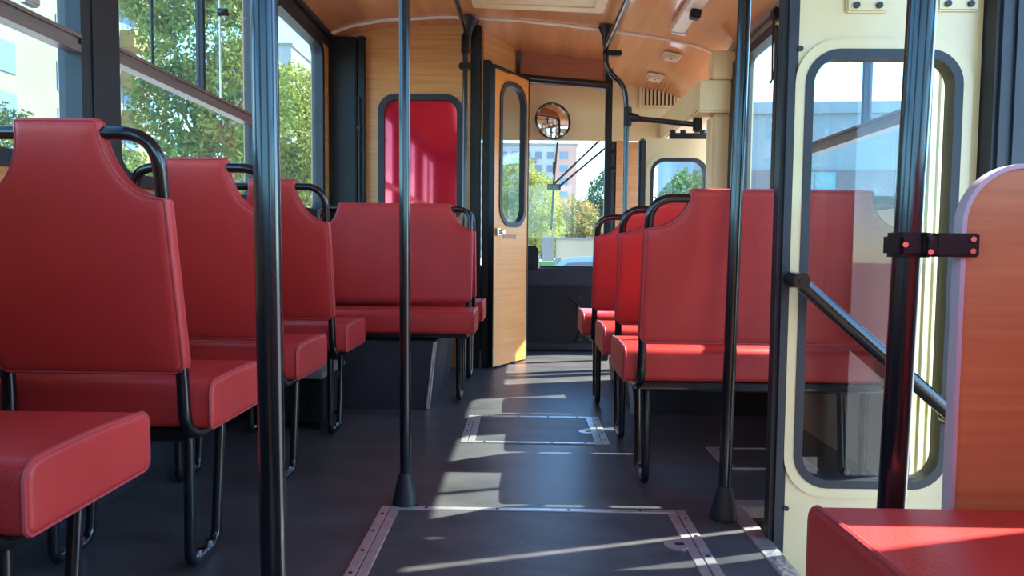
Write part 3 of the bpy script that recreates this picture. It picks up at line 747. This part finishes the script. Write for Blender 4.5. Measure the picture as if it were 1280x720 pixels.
def hatch(label, x0, x1, y0, y1, bw, bt, ring=None, screws=True):
    t = thing('floor_hatch', label, 'hatch', ((x0+x1)/2, (y0+y1)/2, .0))
    W, D = (x1-x0)/2, (y1-y0)/2
    bm = NB(); box(bm, -W+bw, W-bw, -D+bt, D-bt, .0002, .002); obj('lid', bm, M['hatch_floor'], t, smooth=False)
    for (a, b, c, d, nx) in ((-W, -W+bw*.47, -D, D, 0), (-W+bw*.53, -W+bw, -D+bt, D-bt, 0), (W-bw*.47, W, -D, D, 0), (W-bw, W-bw*.53, -D+bt, D-bt, 0), (-W+bw*.5, W-bw*.5, D-bt, D, 1), (-W+bw*.5, W-bw*.5, -D, -D+bt, 1)):
        bm = NB(); box(bm, a, b, c, d, .0002, .0045, .0012); bar = obj('frame_bar', bm, M['alu'], t)
        if screws and (nx or b-a > 0 and (a == -W or b == W)):
            n = 4
            for k in range(n):
                px = (a+b)/2 if not nx else a+(b-a)*(k+.5)/n; py = (c+d)/2 if nx else c+(d-c)*(k+.5)/n
                bm = NB(); disc(bm, (px, py, .0045), (0, 0, 1), .0055, .001, 10); obj('screw', bm, M['rubber'], bar)
    if ring:
        bm = NB(); disc(bm, (ring[0]-(x0+x1)/2, ring[1]-(y0+y1)/2, .002), (0, 0, 1), .034, .003, 28); pr = obj('pull_ring', bm, M['alu'], t)
        bm = NB(); box(bm, ring[0]-(x0+x1)/2-.005, ring[0]-(x0+x1)/2+.02, ring[1]-(y0+y1)/2-.007, ring[1]-(y0+y1)/2+.007, .0052, .0058); obj('slot', bm, M['rubber'], pr, smooth=False)
hatch('large aluminium-framed floor hatch in the foreground aisle', -.432, .505, 1.60, 2.115, .058, .022, (.425, 1.865))
hatch('small aluminium-framed floor hatch farther up the aisle', -.257, .365, 2.845, 3.315, .060, .022, (.285, 3.04))
hatch('aluminium-framed floor hatch beside the nearest right bench',   .75, 1.10, 2.545, 2.825, .042, .016, None, False)

# ================================================================== PARTITION AT BOTTOM RIGHT
t = thing('partition_panel', 'wooden partition with lilac rim at the right edge', 'partition', (.92, .905, 0))
px0, px1 = .556-.92, XR-.004-.92
def prt(r0, e):
    ol = [(px1-e, .003+e)]
    ol.append((px1-e, .916-e))
    for k in range(11): a = R(90+90*k/10); ol.append((px0+e+r0+r0*math.cos(a), .916-e-r0+r0*math.sin(a)))
    ol.append((px0+e, .003+e))
    return ol
putP = lambda u, v, d: (u, d, v)
bm = NB(); solid_plate(bm, prt(.073, .004), putP, -.006, .006); obj('board', bm, M['wood_red'], t, smooth=False)
bm = NB(); ring_plate(bm, prt(.078, 0), prt(.072, .006), putP, -.009, .009); obj('rim', bm, M['lilac_trim'], t)
cl = NB(); box(cl, .478-.92, .524-.92, -.010, .036, .796, .828, .005)
box(cl, .520-.92, .574-.92, -.018, -.0135, .797, .827, .002); box(cl, .506-.92, .528-.92, -.017, .012, .797, .827, .004)
k_ = obj('clamp', cl, M['black_matte'], t)
for x, z, yy, m in ((.564, .8195, -.018, 'chrome'), (.564, .8045, -.018, 'chrome'), (.512, .821, -.017, 'rubber'), (.512, .803, -.017, 'chrome'), (.484, .812, -.010, 'chrome')):
    bm = NB(); disc(bm, (x-.92, yy+.0005, z), (0, -1, 0), .0036, .003, 12); obj('screw', bm, M[m], k_)

# ================================================================== CEILING FITTINGS
def ceil_lamp(x, y, label):
    z = arcz(x)-.004-.106*max(0, (y-4.58)/1.09)
    t = thing('ceiling_lamp', label, 'lamp', (x, y, z))
    t.rotation_euler = (0, math.atan2(arcz(x-.05)-arcz(x+.05), .1), 0)
    bm = NB(); box(bm, -.062, .062, -.062, .062, -.018, .0, .006); obj('housing', bm, M['plastic_white'], t)
    bm = NB(); box(bm, -.05, .05, -.05, .05, -.034, -.018, .012); df = obj('diffuser', bm, M['plastic_white'], t)
    bm = NB()
    for k in range(4): box(bm, -.045, .045, -.040+k*.024, -.034+k*.024, -.0365, -.033)
    obj('rib', bm, M['plastic_white'], df, smooth=False)
    bm = NB(); disc(bm, (.0, -.03, -.034), (0, 0, -1), .008, .004, 12); obj('screw', bm, M['vent_dark'], df)
ceil_lamp(.985, 4.80, 'small square cream ceiling lamp, nearer of the two')
ceil_lamp(.955, 5.22, 'small square cream ceiling lamp above the air vent')
t = thing('strip_light', 'long pale strip light on the right side of the ceiling', 'lamp', (.915, 3.98, arcz(.915)-.002))
t.rotation_euler = (0, R(9), 0)
bm = NB(); box(bm, -.045, .045, -.42, .30, -.05, .0, .006); obj('diffuser', bm, M['plastic_white'], t)
bm = NB(); box(bm, -.03, .06, .30, .33, -.055, .0, .004); obj('end_cap', bm, M['alu'], t)
bm = NB(); box(bm, -.01, .045, -.12, -.06, -.095, -.04, .006); obj('switch_box', bm, M['black_matte'], t)
t = thing('roof_hatch', 'cream roof hatch frame in the ceiling at the top edge', 'hatch', (.10, 3.93, arcz(.10)-.008))
bm = NB(); ring_plate(bm, rrect(-.42, .36, -.33, .33, .03), rrect(-.36, .30, -.27, .27, .03), lambda u, v, d: (u, v, d-(.045*u+.12*u*u if True else 0)), -.014, .0); obj('frame', bm, M['hatch_cream'], t)
bm = NB(); solid_plate(bm, rrect(-.36, .30, -.27, .27, .03), lambda u, v, d: (u, v, d-(.045*u+.12*u*u)), -.006, .0); obj('lid', bm, M['hatch_cream'], t)
t = thing('hanging_strap', 'thin black pull cord hanging at the right window', 'strap', (XR-.03, 3.57, 2.00))
bm = NB(); box(bm, -.02, .02, -.03, .03, -.03, .02, .005); obj('bracket', bm, M['black_matte'], t)
bm = NB(); tube(bm, [(-.005, .02, -.02), (-.008, .02, -.16), (-.005, .02, -.325), (-.015, .02, -.345)], .0055, 8); obj('cord', bm, M['black_matte'], t)

# ================================================================== OUTSIDE
GZ = -.85
bm = NB(); box(bm, -160, 160, -120, 260, GZ-.3, GZ); struct('ground', bm, M['asphalt'], 'grey road and ground around the coach', 'ground', smooth=False)

def tree(name, label, x, y, crown, leaf, trunk_h, r_trunk, nleaf, size, group='trees outside the coach'):
    """crown: list of (dx,dy,z,rx,ry,rz) blobs"""
    t = thing(name, label, 'tree', (x, y, GZ), 0, group)
    rng = np.random.default_rng(int(abs(x*37+y*11))+3)
    bm = NB()
    top = trunk_h
    tube(bm, [(0, 0, 0), (.05, 0, top*.5), (0, .05, top)], r_trunk, 10, rs=[r_trunk*1.25, r_trunk*.9, r_trunk*.6])
    for (dx, dy, z, rx, ry, rz) in crown:
        tube(bm, [(0, .03, top*.75), (dx*.5, dy*.5, (top*.8+z-GZ)/2), (dx, dy, z-GZ)], r_trunk*.3, 6, rs=[r_trunk*.5, r_trunk*.3, r_trunk*.1])
    obj('trunk', bm, M['bark'], t)
    vol = np.array([c[3]*c[4]*c[5] for c in crown])**(2/3); cnt = (nleaf*vol/vol.sum()).astype(int)
    V = []; F = []
    for c, n in zip(crown, cnt):
        d = rng.normal(size=(n, 3)); d /= np.linalg.norm(d, axis=1)[:, None]
        lump = 1+.22*np.sin(d[:, 0]*7+c[2])*np.sin(d[:, 1]*6+c[0])*np.sin(d[:, 2]*8)
        rad = (.55+.45*rng.random(n)**.5)*lump
        P = d*rad[:, None]*np.array(c[3:6])+np.array([c[0], c[1], c[2]-GZ])
        A = rng.normal(size=(n, 3)); A /= np.linalg.norm(A, axis=1)[:, None]
        B = np.cross(A, rng.normal(size=(n, 3))); B /= np.linalg.norm(B, axis=1)[:, None]
        s = size*(.6+.8*rng.random(n))[:, None]
        b0 = len(V)
        Q = np.stack([P-A*s, P-B*s*.5, P+A*s, P+B*s*.5], 1).reshape(-1, 3)
        V.extend(Q.tolist()); F.extend([(b0+4*i, b0+4*i+1, b0+4*i+2, b0+4*i+3) for i in range(n)])
    me = bpy.data.meshes.new('foliage'); me.from_pydata(V, [], F); me.materials.append(M[leaf])
    o = bpy.data.objects.new('foliage', me); COL.objects.link(o); o.parent = t
    return t
tree('tree', 'leafy green tree seen through the near left window', -10.4, 14.0, [(-.6, 0, 2.7, 1.3, 1.2, 1.0), (-1.6, .5, 2.3, 1.2, 1.2, 1.0), (1.3, -.2, 1.9, 1.0, 1.0, .9)], 'leaf_mid', 2.8, .14, 15000, .055)
tree('tree', 'tall green tree filling the middle left window', -7.1, 15.5, [(0, 0, 5.2, 1.4, 1.3, 1.5), (-.7, .3, 3.9, 1.1, 1.1, 1.1), (.9, -.2, 4.0, 1.1, 1.1, 1.3), (.2, 0, 2.5, 1.3, 1.2, .9), (.4, .2, 7.0, 1.3, 1.3, 1.3), (-1.0, .1, 6.3, .9, .9, .8)], 'leaf_mid', 4.6, .16, 30000, .058)
tree('tree', 'sunlit yellow-green tree in the tall left window', -6.3, 19.5, [(0, 0, 4.0, 1.5, 1.4, 1.3), (.7, .1, 2.9, 1.2, 1.2, 1.1), (-.8, 0, 2.8, 1.2, 1.2, 1.1), (0, 0, 4.9, 1.0, 1.0, .9)], 'leaf_yellow', 3.6, .14, 22000, .060)
tree('tree', 'small green tree beside the pale building in the middle left window', -10.9, 18.5, [(0, 0, 2.6, 1.0, 1.0, .9), (.3, 0, 1.9, 1.1, 1.0, .8)], 'leaf_mid', 2.2, .1, 8000, .055)
tree('tree', 'yellow-green birch left in the windscreen', .35, 24.0, [(0, 0, 2.4, .9, .9, 1.1), (-.6, 0, 3.2, .7, .7, .9), (.3, 0, 1.5, .8, .8, .8), (-.9, .2, 1.9, .8, .8, 1.0)], 'leaf_yellow', 2.4, .09, 13000, .055)
tree('tree', 'round autumn-tinted tree in the middle of the windscreen', 2.15, 30.0, [(0, 0, 2.0, 1.1, 1.0, 1.1), (.7, 0, 1.4, .9, .9, .9), (-.8, 0, 1.5, .9, .9, .9)], 'leaf_autumn', 2.0, .1, 12000, .06)
tree('tree', 'dark green tree right in the windscreen', 4.3, 36.0, [(0, 0, 3.6, 1.1, 1.1, 1.2), (-.8, 0, 2.5, 1.0, 1.0, 1.1), (.5, 0, 4.5, .9, .9, .8), (.9, 0, 2.4, 1.1, 1.1, 1.2)], 'leaf_dark', 3.0, .13, 12000, .075)
tree('tree', 'low dark green tree behind the autumn-tinted tree', 2.6, 42.0, [(0, 0, 1.9, 2.0, 1.4, 1.3), (-1.6, 0, 1.5, 1.4, 1.2, 1.1)], 'leaf_dark', 2.2, .13, 10000, .075)

tree('tree', 'dark green tree seen through the window of the cream front door leaf', 4.1, 17.5, [(0, 0, 2.0, .75, .7, .8), (.3, 0, 1.3, .7, .7, .7), (-.3, .1, 1.4, .65, .6, .6)], 'leaf_dark', 2.0, .08, 8000, .055)
# long pale block on the left
def block(name, label, x0, x1, y0, y1, h, mat, rows, roof=None):
    b = thing(name, label, 'building', ((x0+x1)/2, (y0+y1)/2, GZ))
    W, D = (x1-x0)/2, (y1-y0)/2
    bm = NB(); box(bm, -W, W, -D, D, 0, h); obj('wall', bm, mat, b, smooth=False)
    bm = NB(); box(bm, -W-.3, W+.3, -D-.3, D+.3, h, h+.5); obj('roof_slab', bm, roof or M['concrete'], b, smooth=False)
    return b, W, D
b, W, D = block('apartment_building', 'pale apartment block with yellow balcony panels on the left', -38, -27, 18, 53, 25, M['facade'], 0)
for fl in range(9):
    for k in range(7):
        y = -D+3+k*4.8; z = 1.8+fl*2.65
        bm = NB(); box(bm, W-.05, W+.06, y, y+1.5, z+.9, z+2.5); wn = obj('window', bm, M['win_far'], b, smooth=False)
        if k % 4 == 1:
            bm = NB(); box(bm, W, W+.9, y+1.7, y+3.6, z-.1, z+1.0); bl = obj('balcony', bm, M['panel_yellow'], b, smooth=False)
            bm = NB(); box(bm, W-.04, W+.05, y+1.9, y+3.3, z+1.01, z+2.4); obj('balcony_door', bm, M['panel_blue'], bl, smooth=False)
b, W, D = block('apartment_building', 'hazy grey block behind the tree in the tall left window', -52, -40, 120, 150, 36, M['tower_grey'], 0)
for fl in range(9):
    for k in range(4):
        bm = NB(); box(bm, -W+1+k*2.8, -W+2.6+k*2.8, -D-.06, -D+.05, 2+fl*3.6, 3.8+fl*3.6); obj('window', bm, M['win_far'], b, smooth=False)
# tower ahead
b, W, D = block('apartment_tower', 'grey and pink tower block seen through the windscreen', -14, 11.0, 150, 168, 24.0, M['tower_grey'], 0)
bm = NB(); box(bm, W-4.6, W+.05, -D-.25, D, .02, 24.4); obj('pink_bay', bm, M['tower_pink'], b, smooth=False)
for fl in range(8):
    z = 1.6+fl*2.8
    for k in range(8):
        x = -W+1.2+k*2.5
        bm = NB(); box(bm, x, x+1.5, -D-.06, -D+.05, z, z+1.5); obj('window', bm, M['win_far'], b, smooth=False)
    bm = NB(); box(bm, W-3.6, W-1.8, -D-.31, -D-.2, z, z+1.5); obj('window', bm, M['hall_clad'], b, smooth=False)
    if fl % 2 == 1:
        bm = NB(); box(bm, -W+13.2, -W+16.4, -D-.9, -D-.07, z-.9, z+.0); obj('balcony', bm, M['facade'], b, smooth=False)
# hall on the right
b, W, D = block('office_hall', 'blue-grey clad hall with brick base outside the right windows', 8.2, 46, 30, 46, 7.75, M['hall_clad'], 0, M['hall_clad']); b.rotation_euler = (0, 0, R(-5))
bm = NB(); box(bm, -W-.03, W, -D-.12, -D, .0, 5.3); obj('brick_base', bm, M['hall_brick'], b, smooth=False)
for k in range(7):
    x = -W+.2+k*4.2
    bm = NB(); box(bm, x, x+1.7, -D-.18, -D-.1, 2.9, 5.2); wn = obj('window', bm, M['hall_glass'], b, smooth=False)
    bm = NB(); box(bm, x+.8, x+.88, -D-.22, -D-.17, 2.9, 5.2); box(bm, x, x+1.7, -D-.22, -D-.17, 4.4, 4.47); obj('mullion', bm, M['hall_clad'], wn, smooth=False)
# garden wall ahead
t = thing('garden_wall', 'cream rendered wall under the trees beyond the windscreen', 'wall', (7.7, 21.0, GZ))
bm = NB(); box(bm, -6.75, 12, -.15, .15, 0, 1.98); obj('wall', bm, M['garden_wall'], t, smooth=False)
bm = NB(); box(bm, -6.8, 12, -.2, .2, 1.98, 2.05); obj('coping', bm, M['concrete'], t, smooth=False)
bm = NB(); box(bm, -7.15, -6.80, -.25, .25, 0, 2.08); obj('pillar', bm, M['concrete'], t, smooth=False)
t = thing('wheelie_bin', 'green bin standing left of the blue car ahead', 'bin', (.34, 13.2, GZ))
bm = NB(); box(bm, -.24, .24, -.3, .3, .06, 1.36, .04); obj('body', bm, M['green_bin'], t)
bm = NB(); box(bm, -.27, .27, -.33, .33, 1.361, 1.45, .03); obj('lid', bm, M['green_bin'], t)
for x in (-.18, .18):
    bm = NB(); disc(bm, (x-.03, .22, .09), (1, 0, 0), .09, .06, 16); obj('wheel', bm, M['tyre'], t)
# blue car, side on
t = thing('car', 'blue car crossing ahead, its roof showing above the dashboard', 'car', (1.30, 15.2, GZ))
def car_prof(pts, r): return [(p.x, p.y) for p in fillet([(x, z, 0) for x, z in pts], r, 5)]
body = car_prof([(2.05, .32), (2.08, .70), (1.95, .92), (1.55, .98), (1.05, 1.46), (.30, 1.55), (-.45, 1.50), (-1.15, 1.0), (-1.95, .86), (-2.1, .62), (-2.08, .30), (2.05, .32)], .22)
bm = NB(); solid_plate(bm, body[:-1][::-1], lambda u, v, d: (u, d*(1-.16*max(0, v-.95)), v), -.84, .84)
obj('body', bm, M['car_blue'], t)
glz = [(.95, 1.02), (.78, 1.36), (.28, 1.44), (-.40, 1.40), (-.92, 1.04)]
for s in (-1, 1):
    bm = NB(); solid_plate(bm, car_prof(glz+[glz[0]], .04)[:-1], lambda u, v, d: (u, s*(.845-.14*max(0, v-.95))+d, v), -.015, .012); obj('side_window', bm, M['car_glass'], t, smooth=False)
bm = NB(); vs = [bm.verts.new(p) for p in ((-.52, -.70, 1.47), (-.52, .70, 1.47), (-1.12, .76, 1.045), (-1.12, -.76, 1.045))]; f = bm.faces.new(vs); 
r_ = bmesh.ops.extrude_face_region(bm, geom=[f]); bmesh.ops.translate(bm, vec=(-.012, 0, .022), verts=[v for v in r_['geom'] if isinstance(v, bmesh.types.BMVert)])
obj('windscreen', bm, M['car_glass'], t, smooth=False)
for x in (-1.3, 1.3):
    for s in (-1, 1):
        bm = NB(); disc(bm, (x, s*.66, .31), (0, s, 0), .31, .20, 26); wh = obj('wheel', bm, M['tyre'], t)
        bm = NB(); disc(bm, (x, s*.861, .31), (0, s, 0), .2, .008, 20); obj('hubcap', bm, M['alu'], wh)

# ================================================================== LIGHT
world = bpy.data.worlds.new('World'); scene.world = world; world.use_nodes = True
nt = world.node_tree; bg = nt.nodes['Background']
sky = nd(nt, 'ShaderNodeTexSky', sky_type='NISHITA')
sky.sun_disc = False; sky.sun_elevation = R(48); sky.sun_rotation = R(73); sky.air_density = .9; sky.dust_density = .1; sky.ozone_density = 2.5
mx = nd(nt, 'ShaderNodeMix', data_type='RGBA', blend_type='MULTIPLY'); mx.inputs[0].default_value = 1; mx.inputs[7].default_value = (.62, .86, .96, 1)
nt.links.new(sky.outputs[0], mx.inputs[6]); nt.links.new(mx.outputs[2], bg.inputs[0]); bg.inputs[1].default_value = .25
az, el = R(-17), R(49)
sd = Vector((math.cos(el)*math.cos(az), -math.cos(el)*math.sin(az), math.sin(el)))
L = bpy.data.lights.new('sun', 'SUN'); L.energy = 4.4; L.angle = R(.6); L.color = (1, .95, .86)
so = bpy.data.objects.new('sun', L); COL.objects.link(so); so.rotation_euler = (-sd).to_track_quat('-Z', 'Y').to_euler(); so.location = sd*30

# ================================================================== CAMERA
f = 870.0; pi_, ya, ro = R(3.1), R(-.95), R(.56)
cp, sp, cy, sy = math.cos(pi_), math.sin(pi_), math.cos(ya), math.sin(ya)
fw = Vector((sy*cp, cy*cp, -sp)); r0 = Vector((cy, -sy, 0)); u0 = r0.cross(fw)
rr = r0*math.cos(ro)+u0*math.sin(ro); uu = -r0*math.sin(ro)+u0*math.cos(ro)
cam = bpy.data.cameras.new('camera'); cam.sensor_width = 36; cam.lens = f/1280*36; cam.clip_start = .02; cam.clip_end = 600
co = bpy.data.objects.new('camera', cam); COL.objects.link(co)
mw = Matrix((rr, uu, -fw)).transposed().to_4x4(); mw.translation = Vector((0, 0, .80)); co.matrix_world = mw
scene.camera = co
vs = scene.view_settings
vs.view_transform = 'Standard'; vs.look = 'None'; vs.gamma = 1; vs.use_curve_mapping = False; vs.exposure = 2.35
